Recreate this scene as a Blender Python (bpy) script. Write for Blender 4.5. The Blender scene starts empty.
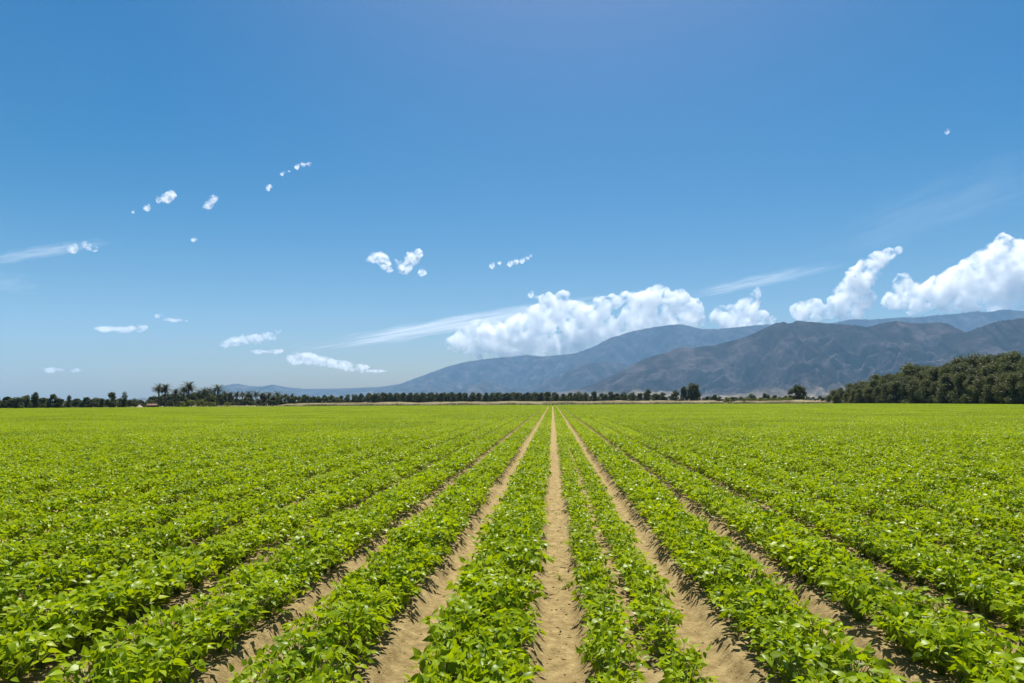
import bpy, math, random
import numpy as np
from mathutils import Matrix, Vector

R = math.radians
rng = np.random.default_rng(11)
random.seed(5)
S = bpy.context.scene
COL = S.collection

# ------------------------------------------------------------------ camera
W, H, F = 1024, 683, 683.0            # pixels, focal length in pixels
CAM_H = 1.80
VPX, VPY, ROLL = 552.0, 400.0, R(0.35)
cx, cy = W / 2, (H - 1) / 2
pitch = math.atan((VPY - cy) / F)      # camera looks up
yaw = math.atan((VPX - cx) / F)        # camera looks left of the rows


def cam_basis():
    fwd = Vector((-math.sin(yaw) * math.cos(pitch), math.cos(yaw) * math.cos(pitch), math.sin(pitch)))
    right = fwd.cross(Vector((0, 0, 1))).normalized()
    up = right.cross(fwd)
    r2 = right * math.cos(ROLL) - up * math.sin(ROLL)
    u2 = right * math.sin(ROLL) + up * math.cos(ROLL)
    return r2, u2, fwd


CR, CU, CF = cam_basis()
cd = bpy.data.cameras.new("camera")
cam = bpy.data.objects.new("camera", cd)
COL.objects.link(cam)
m = Matrix((CR, CU, -CF)).transposed().to_4x4()
m.translation = (-0.035, 0, CAM_H)
cam.matrix_world = m
cd.sensor_width = 36.0
cd.lens = 36.0 * F / W
cd.clip_start = 0.05
cd.clip_end = 120000
S.camera = cam


def ray(px, py):
    """world direction that the photograph shows at a pixel, scaled to unit horizontal length"""
    d = CF * F + CR * (px - cx) - CU * (py - cy)
    return d / math.hypot(d.x, d.y)


def spot(px, dist):
    """ground point seen in the direction of pixel column px, dist metres off"""
    d = ray(px, 400.0)
    return d.x * dist, d.y * dist


def height_at(px, py, dist):
    return CAM_H + ray(px, py).z * dist


# ------------------------------------------------------------------ helpers
def tag(o, label=None, cat=None, group=None, kind=None):
    if label: o["label"] = label
    if cat: o["category"] = cat
    if group: o["group"] = group
    if kind: o["kind"] = kind
    return o


def mesh_np(name, V, faces, mat=None, smooth=False, attrs=None):
    """faces: list of (n,k) int arrays; attrs: {name: per-face float array}"""
    me = bpy.data.meshes.new(name)
    V = np.asarray(V, dtype=np.float32)
    me.vertices.add(len(V))
    me.vertices.foreach_set("co", V.ravel())
    loops = np.concatenate([np.asarray(f).ravel() for f in faces]).astype(np.int32)
    counts = np.concatenate([np.full(len(f), np.asarray(f).shape[1]) for f in faces]).astype(np.int32)
    starts = np.concatenate([[0], np.cumsum(counts)[:-1]]).astype(np.int32)
    me.loops.add(len(loops))
    me.loops.foreach_set("vertex_index", loops)
    me.polygons.add(len(counts))
    me.polygons.foreach_set("loop_start", starts)
    me.polygons.foreach_set("loop_total", counts)
    if smooth:
        me.polygons.foreach_set("use_smooth", np.ones(len(counts), dtype=bool))
    me.update(calc_edges=True)
    for k, a in (attrs or {}).items():
        at = me.attributes.new(k, "FLOAT", "FACE")
        at.data.foreach_set("value", np.asarray(a, dtype=np.float32))
    if mat: me.materials.append(mat)
    return me


def obj(name, me, parent=None, loc=(0, 0, 0)):
    o = bpy.data.objects.new(name, me)
    COL.objects.link(o)
    o.location = loc
    if parent is not None: o.parent = parent
    return o


def empty(name, loc, rz=0.0, sc=1.0):
    o = bpy.data.objects.new(name, None)
    COL.objects.link(o)
    o.location = loc
    o.rotation_euler = (0, 0, rz)
    o.scale = (sc, sc, sc) if isinstance(sc, (int, float)) else sc
    o.empty_display_size = 0.1
    return o


def tube(P, r, n=6):
    """closed tapered tube along points P with radii r -> (V, quads)"""
    P = [Vector(p) for p in P]
    V, Fq = [], []
    for i, p in enumerate(P):
        t = (P[min(i + 1, len(P) - 1)] - P[max(i - 1, 0)]).normalized()
        a = t.cross(Vector((0.31, 0.95, 0.05))).normalized()
        b = t.cross(a)
        for k in range(n):
            w = 2 * math.pi * k / n
            V.append(p + (a * math.cos(w) + b * math.sin(w)) * r[i])
    for i in range(len(P) - 1):
        for k in range(n):
            k2 = (k + 1) % n
            Fq.append((i * n + k, i * n + k2, (i + 1) * n + k2, (i + 1) * n + k))
    return np.array([tuple(v) for v in V]), np.array(Fq)


def join(parts):
    """[(V, F)] with equal face sizes -> (V, F)"""
    Vs, Fs, o = [], [], 0
    for v, f in parts:
        Vs.append(v); Fs.append(np.asarray(f) + o); o += len(v)
    return np.concatenate(Vs), np.concatenate(Fs)


_perm = rng.permutation(4096)
_grad = rng.random(4096) * 2 * np.pi


def gnoise(x, y):
    """2D gradient noise about -0.7..0.7"""
    x = np.asarray(x, float); y = np.asarray(y, float)
    xi = np.floor(x).astype(int); yi = np.floor(y).astype(int)
    fx = x - xi; fy = y - yi
    u = fx * fx * fx * (fx * (fx * 6 - 15) + 10); v = fy * fy * fy * (fy * (fy * 6 - 15) + 10)

    def g(ix, iy, dx, dy):
        a = _grad[_perm[(ix + _perm[iy & 4095]) & 4095]]
        return np.cos(a) * dx + np.sin(a) * dy
    n00 = g(xi, yi, fx, fy); n10 = g(xi + 1, yi, fx - 1, fy)
    n01 = g(xi, yi + 1, fx, fy - 1); n11 = g(xi + 1, yi + 1, fx - 1, fy - 1)
    return (n00 * (1 - u) + n10 * u) * (1 - v) + (n01 * (1 - u) + n11 * u) * v


def fbm(x, y, oct=5, gain=0.5):
    s = 0; a = 1.0
    for i in range(oct):
        s = s + a * gnoise(x * 2 ** i + 17.3 * i, y * 2 ** i - 9.1 * i)
        a *= gain
    return s


# ------------------------------------------------------------------ materials
def mat(name):
    M = bpy.data.materials.new(name)
    M.use_nodes = True
    M.node_tree.nodes.clear()
    return M, M.node_tree.nodes, M.node_tree.links


def ramp(N, stops, interp="LINEAR"):
    r = N.new("ShaderNodeValToRGB")
    r.color_ramp.interpolation = interp
    e = r.color_ramp.elements
    while len(e) < len(stops): e.new(0.5)
    for i, (p, c) in enumerate(stops):
        e[i].position = p
        e[i].color = (*c, 1)
    return r


def mat_leaf(name, dark, mid, pale, trans, rough=0.38, spec=0.5, tmix=0.45, attr="tone"):
    M, N, L = mat(name)
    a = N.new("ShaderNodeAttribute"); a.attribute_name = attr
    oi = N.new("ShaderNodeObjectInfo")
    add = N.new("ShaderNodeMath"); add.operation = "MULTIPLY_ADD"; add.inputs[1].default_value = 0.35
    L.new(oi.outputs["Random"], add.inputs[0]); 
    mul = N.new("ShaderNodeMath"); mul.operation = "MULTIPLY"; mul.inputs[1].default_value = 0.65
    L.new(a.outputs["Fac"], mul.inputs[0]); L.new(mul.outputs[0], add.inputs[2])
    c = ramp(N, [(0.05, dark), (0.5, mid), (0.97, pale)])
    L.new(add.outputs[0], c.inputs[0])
    b = N.new("ShaderNodeBsdfPrincipled")
    L.new(c.outputs[0], b.inputs["Base Color"])
    b.inputs["Roughness"].default_value = rough
    b.inputs["Specular IOR Level"].default_value = spec
    t = N.new("ShaderNodeBsdfTranslucent")
    tc = N.new("ShaderNodeMix"); tc.data_type = "RGBA"; tc.blend_type = "MULTIPLY"
    tc.inputs["Factor"].default_value = 0.35
    tc.inputs["A"].default_value = (*trans, 1)
    L.new(c.outputs[0], tc.inputs["B"])
    c2 = N.new("ShaderNodeMix"); c2.data_type = "RGBA"; c2.inputs["A"].default_value = (trans[0] * 0.55, trans[1] * 0.62, trans[2], 1)
    c2.inputs["B"].default_value = (trans[0] * 1.15, trans[1] * 1.08, trans[2], 1)
    L.new(add.outputs[0], c2.inputs["Factor"])
    L.new(c2.outputs["Result"], t.inputs[0])
    mx = N.new("ShaderNodeMixShader"); mx.inputs[0].default_value = tmix
    L.new(b.outputs[0], mx.inputs[1]); L.new(t.outputs[0], mx.inputs[2])
    o = N.new("ShaderNodeOutputMaterial"); L.new(mx.outputs[0], o.inputs[0])
    return M


def mat_rough(name, stops, scale, rough=0.95, detail=6, bump=0.0, bscale=30.0, stretch=(1, 1, 1)):
    M, N, L = mat(name)
    tc = N.new("ShaderNodeTexCoord")
    mp = N.new("ShaderNodeMapping"); mp.inputs["Scale"].default_value = stretch
    L.new(tc.outputs["Object"], mp.inputs[0])
    n = N.new("ShaderNodeTexNoise"); n.inputs["Scale"].default_value = scale; n.inputs["Detail"].default_value = detail
    n.inputs["Roughness"].default_value = 0.62
    L.new(mp.outputs[0], n.inputs["Vector"])
    c = ramp(N, stops); L.new(n.outputs["Fac"], c.inputs[0])
    b = N.new("ShaderNodeBsdfPrincipled"); b.inputs["Roughness"].default_value = rough
    b.inputs["Specular IOR Level"].default_value = 0.15
    L.new(c.outputs[0], b.inputs["Base Color"])
    if bump:
        n2 = N.new("ShaderNodeTexNoise"); n2.inputs["Scale"].default_value = bscale; n2.inputs["Detail"].default_value = 8
        n2.inputs["Roughness"].default_value = 0.7
        L.new(tc.outputs["Object"], n2.inputs["Vector"])
        bp = N.new("ShaderNodeBump"); bp.inputs["Strength"].default_value = 1.0; bp.inputs["Distance"].default_value = bump
        L.new(n2.outputs["Fac"], bp.inputs["Height"]); L.new(bp.outputs[0], b.inputs["Normal"])
    o = N.new("ShaderNodeOutputMaterial"); L.new(b.outputs[0], o.inputs[0])
    return M


def mat_volume(name, color, density, aniso, noise=None):
    """even volume, or with noise=(scale, lo, hi, stretch) a wispy one"""
    M, N, L = mat(name)
    v = N.new("ShaderNodeVolumePrincipled")
    v.inputs["Color"].default_value = (*color, 1)
    v.inputs["Density"].default_value = density
    v.inputs["Anisotropy"].default_value = aniso
    o = N.new("ShaderNodeOutputMaterial"); L.new(v.outputs[0], o.inputs["Volume"])
    if noise:
        sc, lo, hi, st, rot = noise
        tc = N.new("ShaderNodeTexCoord")
        # soft fall-off towards the edges of the (unit sphere) body
        ln = N.new("ShaderNodeVectorMath"); ln.operation = "LENGTH"
        L.new(tc.outputs["Object"], ln.inputs[0])
        fall = N.new("ShaderNodeMapRange"); fall.interpolation_type = "SMOOTHSTEP"
        fall.inputs["From Min"].default_value = 1.0; fall.inputs["From Max"].default_value = 0.1
        fr = N.new("ShaderNodeTexNoise"); fr.inputs["Scale"].default_value = 2.6; fr.inputs["Detail"].default_value = 6
        fr.inputs["Roughness"].default_value = 0.65
        fm = N.new("ShaderNodeMapping"); fm.inputs["Scale"].default_value = (1.6, 0.6, 0.9)
        L.new(tc.outputs["Object"], fm.inputs[0]); L.new(fm.outputs[0], fr.inputs["Vector"])
        fa = N.new("ShaderNodeMath"); fa.operation = "MULTIPLY_ADD"; fa.inputs[1].default_value = 1.5
        L.new(fr.outputs["Fac"], fa.inputs[0]); L.new(ln.outputs["Value"], fa.inputs[2])
        fs = N.new("ShaderNodeMath"); fs.operation = "SUBTRACT"; fs.inputs[1].default_value = 0.65
        L.new(fa.outputs[0], fs.inputs[0]); L.new(fs.outputs[0], fall.inputs["Value"])
        mp = N.new("ShaderNodeMapping"); mp.inputs["Scale"].default_value = st
        mp.inputs["Rotation"].default_value = (0, rot, 0)
        L.new(tc.outputs["Object"], mp.inputs[0])
        n = N.new("ShaderNodeTexNoise"); n.inputs["Scale"].default_value = sc; n.inputs["Detail"].default_value = 5
        n.inputs["Roughness"].default_value = 0.6
        L.new(mp.outputs[0], n.inputs["Vector"])
        mr = N.new("ShaderNodeMapRange"); mr.interpolation_type = "SMOOTHSTEP"
        mr.inputs["From Min"].default_value = lo; mr.inputs["From Max"].default_value = hi
        L.new(n.outputs["Fac"], mr.inputs["Value"])
        a = N.new("ShaderNodeMath"); a.operation = "MULTIPLY"
        L.new(fall.outputs[0], a.inputs[0]); L.new(mr.outputs[0], a.inputs[1])
        b = N.new("ShaderNodeMath"); b.operation = "MULTIPLY"; b.inputs[1].default_value = density
        L.new(a.outputs[0], b.inputs[0]); L.new(b.outputs[0], v.inputs["Density"])
    return M


# ------------------------------------------------------------------ light
SUN_EL, SUN_AZ = R(62.5), R(4.0)       # azimuth clockwise from the row direction (+Y)
sd = bpy.data.lights.new("sun", "SUN")
sun = bpy.data.objects.new("sun", sd)
COL.objects.link(sun)
sd.energy = 5.0
sd.angle = R(0.53)
sd.color = (1.0, 0.955, 0.88)
sdir = Vector((math.sin(SUN_AZ) * math.cos(SUN_EL), math.cos(SUN_AZ) * math.cos(SUN_EL), math.sin(SUN_EL)))
sun.rotation_euler = sdir.to_track_quat("Z", "Y").to_euler()
sun.location = (0, 0, 50)

wd = bpy.data.worlds.new("World")
S.world = wd
wd.use_nodes = True
WN, WL = wd.node_tree.nodes, wd.node_tree.links
bg = WN["Background"]
sky = WN.new("ShaderNodeTexSky")
sky.sky_type = "NISHITA"
sky.sun_disc = False
sky.sun_elevation = SUN_EL
sky.sun_rotation = SUN_AZ
sky.altitude = 50
sky.air_density = 1.0
sky.dust_density = 1.35
sky.ozone_density = 0.25
hs = WN.new("ShaderNodeHueSaturation")
hs.inputs["Saturation"].default_value = 2.0
hs.inputs["Hue"].default_value = 0.495
hs.inputs["Value"].default_value = 0.84
WL.new(sky.outputs[0], hs.inputs["Color"])
WL.new(hs.outputs[0], bg.inputs[0])
bg.inputs[1].default_value = 0.05

S.view_settings.view_transform = "Standard"
S.view_settings.look = "None"
S.view_settings.gamma = 1.0
S.view_settings.exposure = 0.93
cy_ = S.cycles
cy_.use_denoising = True
cy_.denoiser = "OPENIMAGEDENOISE"
cy_.denoising_input_passes = "RGB_ALBEDO_NORMAL"
cy_.max_bounces = 64
cy_.diffuse_bounces = 4
cy_.glossy_bounces = 2
cy_.transmission_bounces = 4
cy_.transparent_max_bounces = 8
cy_.volume_bounces = 64
cy_.use_adaptive_sampling = False
cy_.sample_clamp_indirect = 6.0
cy_.caustics_reflective = False
cy_.caustics_refractive = False

# ------------------------------------------------------------------ valley floor and mountains
GROUND_MAT = mat_rough("dry_valley_floor", [(0.25, (0.16, 0.13, 0.075)), (0.5, (0.25, 0.20, 0.125)), (0.72, (0.34, 0.27, 0.175))], 0.02, detail=8)
n = 60
g = np.sinh(np.linspace(-1, 1, n + 1) * 6.2) / math.sinh(6.2) * 11300
gx, gy = np.meshgrid(g, g)
V = np.stack([gx.ravel(), gy.ravel() + 6000 * (gy.ravel() / 11300) ** 3 * 0, np.full(gx.size, -0.30)], 1)
i = np.arange(n)[None, :] + (np.arange(n)[:, None]) * (n + 1)
FQ = np.stack([i, i + 1, i + n + 2, i + n + 1], -1).reshape(-1, 4)
tag(obj("ground", mesh_np("ground", V, [FQ], GROUND_MAT)), kind="structure")


def mat_rock(name, stops, scale):
    M, N, L = mat(name)
    tc = N.new("ShaderNodeTexCoord")
    n = N.new("ShaderNodeTexNoise"); n.inputs["Scale"].default_value = scale; n.inputs["Detail"].default_value = 9
    n.inputs["Roughness"].default_value = 0.66
    L.new(tc.outputs["Object"], n.inputs["Vector"])
    c = ramp(N, stops); L.new(n.outputs["Fac"], c.inputs[0])
    # pale outwash fans where the slope runs out into the valley
    sx = N.new("ShaderNodeSeparateXYZ"); L.new(tc.outputs["Object"], sx.inputs[0])
    n3 = N.new("ShaderNodeTexNoise"); n3.inputs["Scale"].default_value = 0.0016; n3.inputs["Detail"].default_value = 6
    L.new(tc.outputs["Object"], n3.inputs["Vector"])
    ad = N.new("ShaderNodeMath"); ad.operation = "MULTIPLY_ADD"; ad.inputs[1].default_value = -150.0
    L.new(n3.outputs["Fac"], ad.inputs[0]); L.new(sx.outputs["Z"], ad.inputs[2])
    mr = N.new("ShaderNodeMapRange"); mr.inputs["From Min"].default_value = -75.0; mr.inputs["From Max"].default_value = -15.0
    L.new(ad.outputs[0], mr.inputs["Value"])
    mx = N.new("ShaderNodeMix"); mx.data_type = "RGBA"
    mx.inputs["A"].default_value = (0.20, 0.165, 0.12, 1)
    L.new(mr.outputs[0], mx.inputs["Factor"]); L.new(c.outputs[0], mx.inputs["B"])
    b = N.new("ShaderNodeBsdfPrincipled"); b.inputs["Roughness"].default_value = 1.0
    b.inputs["Specular IOR Level"].default_value = 0.0
    L.new(mx.outputs["Result"], b.inputs["Base Color"])
    o = N.new("ShaderNodeOutputMaterial"); L.new(b.outputs[0], o.inputs[0])
    return M


ROCK = mat_rock("desert_rock", [(0.32, (0.009, 0.009, 0.009)), (0.5, (0.029, 0.025, 0.024)), (0.66, (0.085, 0.069, 0.068))], 0.006)


def mountain(name, prof, dist, front, back, gully, seed, nu=420, nv=120, power=1.25, tilt=0.0):
    """a range whose skyline passes through the profile points (pixels) at its real distance, with
    eroded spurs running down to the valley in front of it and behind it"""
    prof = np.array(prof, float)
    dist *= 0.78; front *= 0.78; back *= 0.78
    px = np.linspace(prof[0, 0], prof[-1, 0], nu)
    py = np.interp(px, prof[:, 0], prof[:, 1])
    k = np.ones(3) / 3
    py = np.convolve(np.pad(py, 1, mode="edge"), k, mode="valid")
    rx = np.empty(nu); ry = np.empty(nu); rz = np.empty(nu)
    wob = fbm(px / 70.0 + seed, np.full(nu, seed * 1.7), 4) * 0.06
    tp = np.linspace(-0.5, 0.5, nu) * tilt
    for j in range(nu):
        d = ray(px[j], py[j]); D = dist * (1 + wob[j] + tp[j])
        rx[j], ry[j], rz[j] = d.x * D, d.y * D, max(CAM_H + d.z * D, 1.0)
    e = np.clip(np.minimum(np.arange(nu), np.arange(nu)[::-1]) / (0.09 * nu), 0, 1)
    rz = rz * (e * e * (3 - 2 * e))
    rz = rz + fbm(px / 4.0 + seed * 3, np.full(nu, 2.0), 3) * 0.012 * rz
    v = np.concatenate([-np.linspace(1, 0, nv, endpoint=False) ** 1.15, [0.0], np.linspace(0, 1, nv // 3 + 1)[1:]])
    X = rx[:, None] + 0 * v[None, :]
    Y = ry[:, None] + np.where(v < 0, v * front, v * back)[None, :]
    # spurs: warped ridged noise, deeper half-way down the slope
    wx = X + 200 * fbm(X / 700 + seed, Y / 700, 4); wy = Y + 200 * fbm(X / 700 - seed, Y / 700 + 5, 4)
    r1 = 1 - np.abs(gnoise(wx / 640 + seed, wy / 1170)) * 2.2
    r2 = 1 - np.abs(gnoise(wx / 255 + seed * 2, wy / 440 + 3)) * 2.2
    r3 = 1 - np.abs(gnoise(wx / 110 + seed * 5, wy / 150 + 9)) * 2.2
    r4 = fbm(X / 47 + seed, Y / 47, 3)
    rid = 0.40 * r1 + 0.31 * r2 + 0.22 * r3 + 0.07 * r4
    t = np.abs(v)[None, :]
    base = (1 - t) ** power
    amp = np.clip(t * 3.2, 0, 1) * (1 - t) ** 0.6
    Z = rz[:, None] * (base - gully * amp * (0.95 - rid))
    Z = np.where(t >= 0.999, -3.0, np.maximum(Z, -3.0 + 0 * Z))
    # taper the two ends of the range into the ground
    Vt = np.stack([X, Y, Z], -1).reshape(-1, 3)
    m_ = len(v)
    i = np.arange(nu - 1)[:, None] * m_ + np.arange(m_ - 1)[None, :]
    FQ = np.stack([i, i + m_, i + m_ + 1, i + 1], -1).reshape(-1, 4)
    return tag(obj(name, mesh_np(name, Vt, [FQ], ROCK, smooth=False)), kind="structure")


mountain("mountain_range", [(120, 401), (170, 398), (190, 396.5), (205, 391), (222, 385.5), (236, 383), (250, 385.5), (262, 386), (273, 384), (285, 386.5), (305, 388.5), (340, 388),
         (380, 386.5), (400, 383.5), (420, 376), (449, 365.5), (467, 361), (490, 358), (517, 355.5), (528, 354.5), (543, 356), (575, 353), (593, 346.5),
         (610, 337.5), (631, 331), (654, 326.5), (678, 323.5), (687, 325), (701, 328.3), (716, 328.7), (744, 326), (765, 324), (800, 326), (840, 330), (900, 340), (980, 360)],
         12300, 3800, 1400, 0.8, 1.3, nu=520, nv=110)
mountain("mountain_range", [(770, 345), (800, 333), (820, 326), (836, 321.5), (852, 318.7), (872, 319), (902, 316.8), (920, 316.5), (936, 314.6), (960, 313), (975, 310.7), (990, 311.5), (1002, 308.8), (1024, 310.5),
         (1060, 306), (1100, 312), (1160, 325), (1260, 345)], 12800, 3400, 1200, 0.8, 7.7, nu=300, nv=80)
mountain("mountain_foothill", [(400, 394), (430, 393), (452, 390.5), (464, 388), (474, 384), (484.5, 382), (492, 384.5), (499, 387), (510, 388.5), (525, 388.5), (538, 386), (549, 377.5), (553, 378), (560, 377.5), (566.5, 371),
         (576, 365.5), (584, 362.5), (596, 362), (607, 361), (622, 362.5), (631, 366.5), (650, 371), (690, 380), (740, 390)], 9200, 1500, 1300, 0.8, 3.1, nu=300, nv=70)
mountain("mountain_range", [(500, 396), (545, 393), (566, 391), (575, 389), (584, 386.5), (602, 379.5), (622, 370.5), (643, 358.5), (656, 354.5), (669, 351.5), (676, 348), (684, 346.7), (693, 347.5), (702, 345.6), (712, 345.5), (720, 343), (741, 338), (758, 331),
         (768, 326), (775, 322.5), (784, 321.5), (790, 323), (798, 320), (806, 321), (820, 322), (836, 323.4), (858, 324.8), (866, 326.5), (873, 325), (886, 321.8), (897, 320.4), (908, 322), (919, 323), (938, 321.8),
         (947, 323), (958, 328), (966, 332), (976, 339), (1000, 352), (1040, 370), (1090, 388)], 6200, 2500, 1600, 1.0, 5.2, nu=760, nv=230)
mountain("mountain_foothill", [(860, 390), (900, 372), (920, 356), (940, 342), (955, 334), (969, 331), (976, 328), (985, 324.5), (993, 322), (1002, 319.7), (1012, 319), (1022, 317.5), (1060, 316), (1120, 328), (1200, 345), (1290, 380)],
         5900, 2200, 1600, 1.0, 9.4, nu=420, nv=150)

# the air: even haze round the camera and the whole valley
HZ = mat_volume("haze_air", (0.32, 0.62, 1.0), 5.9e-5, 0.0)
hb = np.array([(x, y, z) for z in (-5.0, 1480.0) for y in (-11400.0, 11400.0) for x in (-11400.0, 11400.0)])
hf = np.array([(0, 2, 3, 1), (4, 5, 7, 6), (0, 1, 5, 4), (2, 6, 7, 3), (0, 4, 6, 2), (1, 3, 7, 5)])
tag(obj("haze", mesh_np("haze", hb, [hf], HZ)), kind="stuff")

# ------------------------------------------------------------------ clouds (real bodies of vapour beyond the haze)
CD = 27000.0
MPP = CD / F                             # metres that one pixel spans at that distance


def mat_cloud(name, density, aniso, lo, hi, step, size=11.0):
    """vapour torn by turbulence: dense knots, thin gaps"""
    M, N, L = mat(name)
    v = N.new("ShaderNodeVolumePrincipled")
    v.inputs["Color"].default_value = (1, 1, 1, 1)
    v.inputs["Anisotropy"].default_value = aniso
    tc = N.new("ShaderNodeTexCoord")
    n = N.new("ShaderNodeTexNoise"); n.inputs["Scale"].default_value = 1 / (size * MPP); n.inputs["Detail"].default_value = 6
    n.inputs["Roughness"].default_value = 0.62; n.inputs["Distortion"].default_value = 0.5
    L.new(tc.outputs["Object"], n.inputs["Vector"])
    mr = N.new("ShaderNodeMapRange"); mr.interpolation_type = "SMOOTHSTEP"
    mr.inputs["From Min"].default_value = lo; mr.inputs["From Max"].default_value = hi
    mr.inputs["To Max"].default_value = density
    L.new(n.outputs["Fac"], mr.inputs["Value"]); L.new(mr.outputs[0], v.inputs["Density"])
    o = N.new("ShaderNodeOutputMaterial"); L.new(v.outputs[0], o.inputs["Volume"])
    M.cycles.volume_step_rate = step
    return M


CLOUD = mat_cloud("cloud_vapour", 0.0105, 0.55, 0.42, 0.64, 0.1)
TUFT = mat_cloud("cloud_tuft_vapour", 0.015, 0.5, 0.45, 0.70, 0.1, 4.2)
WISP = mat_cloud("thin_cloud_vapour", 0.010, 0.55, 0.44, 0.68, 0.15, 6.0)

_tx = []
for nm, sz in (("cloud_billow", 9.0), ("cloud_lump", 3.6), ("cloud_curl", 1.5)):
    t_ = bpy.data.textures.new(nm, "CLOUDS")
    t_.noise_scale = sz * MPP; t_.noise_depth = 2
    _tx.append(t_)


def ico(sub):
    import bmesh
    bm = bmesh.new(); bmesh.ops.create_icosphere(bm, subdivisions=sub, radius=1.0)
    V = np.array([v.co[:] for v in bm.verts]); Fc = np.array([[v.index for v in f.verts] for f in bm.faces]); bm.free()
    return V, Fc


ICO2 = ico(2)


def cloud(label, puffs, group=None, dense=True, rough=1.0, dist=CD, flat=0.85, sub=9):
    """puffs: (px, py, r) or (px, py, rx, ry) in pixels' angular size at the cloud's distance"""
    r_ = np.random.default_rng(int(abs(puffs[0][0] * 7 + puffs[0][1] * 13)))
    parts = []
    big = max(max(p[2:]) for p in puffs)
    c0 = ray(puffs[0][0], puffs[0][1]) * dist
    k = dist / F
    for p in puffs:
        px, py = p[0], p[1]
        a, b = (p[2], p[2]) if len(p) == 3 else (p[2], p[3])
        dep = r_.normal(0, 0.5) * a
        todo = [(px, py, dep, a, b)]
        if len(p) == 3 and a > 1.4:
            for q in range(sub):
                an = r_.uniform(0, 2 * np.pi); rr = a * r_.uniform(0.55, 0.95); s = a * r_.uniform(0.2, 0.45)
                todo.append((px + rr * math.cos(an), py + rr * math.sin(an) * flat, dep + r_.normal(0, .5) * a, s * (1 if big > 7 else r_.uniform(0.7, 1.7)), s * (1 if big > 7 else r_.uniform(0.35, 0.9))))
        for (x, y, dd, ra, rb) in todo:
            c = ray(x, y) * (dist + dd * 0.6 * k) - c0
            v = ICO2[0] * np.array([ra, ra * (0.6 if big > 7 else 1.0), rb]) * k * (1.2 if big > 7 else 1.45) + np.array(c)
            parts.append((v, ICO2[1]))
    V, Fc = join(parts)
    o = obj("cloud", mesh_np("cloud", V, [Fc], (CLOUD if big > 7 and dense else TUFT if dense else WISP)), loc=tuple(c0 + Vector((0, 0, CAM_H))))
    md = o.modifiers.new("fuse", "REMESH"); md.mode = "VOXEL"; md.voxel_size = 0.62 * k * (1 if len(puffs) > 6 else 0.7)
    for t_, st in zip(_tx, (4.6, 2.6, 1.3)):
        d = o.modifiers.new("billow", "DISPLACE"); d.texture = t_; d.texture_coords = "LOCAL"
        d.strength = st * k * rough * min(1.0, 0.4 + big / 9.0); d.mid_level = 0.5
    tag(o, label, "cloud", group)
    return o


cloud("long heaped white cumulus bank resting on the pale blue ridge, largest at its left end", [
    (465, 336, 10), (454, 343, 8), (480, 331, 12), (495, 338, 15), (520, 331, 16), (540, 321, 16), (558, 311, 14), (547, 301, 8), (563, 297, 6), (575, 319, 17), (595, 325, 18), (601, 307, 10),
    (614, 301, 7), (626, 297, 6), (640, 302, 11), (656, 298, 12), (664, 293, 7), (679, 301, 11), (691, 310, 11), (640, 320, 18), (665, 318, 15), (688, 320, 10), (698, 320, 7), (510, 346, 14), (545, 346, 14),
    (480, 348, 9), (572, 344, 14), (602, 336, 12), (530, 344, 14), (620, 330, 14), (470, 345, 9)])
cloud("white cumulus puff with a torn pointed tip standing between two larger clouds over the pass", [
    (735, 316, 11), (745, 311, 11), (752, 302, 7), (756, 294, 4), (758, 288, 2.2), (722, 312, 7), (718, 318, 7), (762, 318, 7), (773, 319, 4), (730, 322, 9), (748, 321, 9)])
cloud("tall white cumulus leaning right with a hooked top above the dark mountain crest", [
    (804, 306, 6), (800, 311, 8), (814, 308, 8), (827, 312, 6), (812, 314, 9), (846, 306, 11), (850, 291, 11), (858, 279, 11), (868, 269, 10), (878, 260, 8), (889, 254, 5), (899, 250, 3), (843, 296, 8), (862, 298, 10),
    (836, 302, 7), (850, 314, 10), (834, 312, 7), (872, 276, 8)])
cloud("broad white cumulus mass climbing to the edge of the picture over the far ridge", [
    (901, 296, 11), (903, 282, 7), (893, 300, 8), (921, 298, 12), (940, 293, 14), (960, 286, 16), (975, 276, 15), (986, 266, 13), (1000, 258, 13), (1004, 244, 8), (1020, 252, 10), (1022, 270, 20), (1000, 280, 19), (972, 296, 13),
    (1042, 262, 20), (1000, 298, 12), (1032, 290, 17), (950, 301, 9), (910, 305, 8), (1060, 275, 22), (1062, 250, 12)])
cloud("small bright cloud of two lumps with a lone crumb beside it, high over the ridge", [
    (374, 257, 4), (380, 258, 5), (385, 264, 4.5), (389, 269, 2.6), (369, 258, 2), (405, 267, 5.5), (412, 259, 5.5), (419, 253, 3.5), (402, 270, 2.6), (422, 272, 3.2), (396, 261, 2)], rough=0.9)
SCRAP = "scattered scraps of cloud in the open sky"
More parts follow.
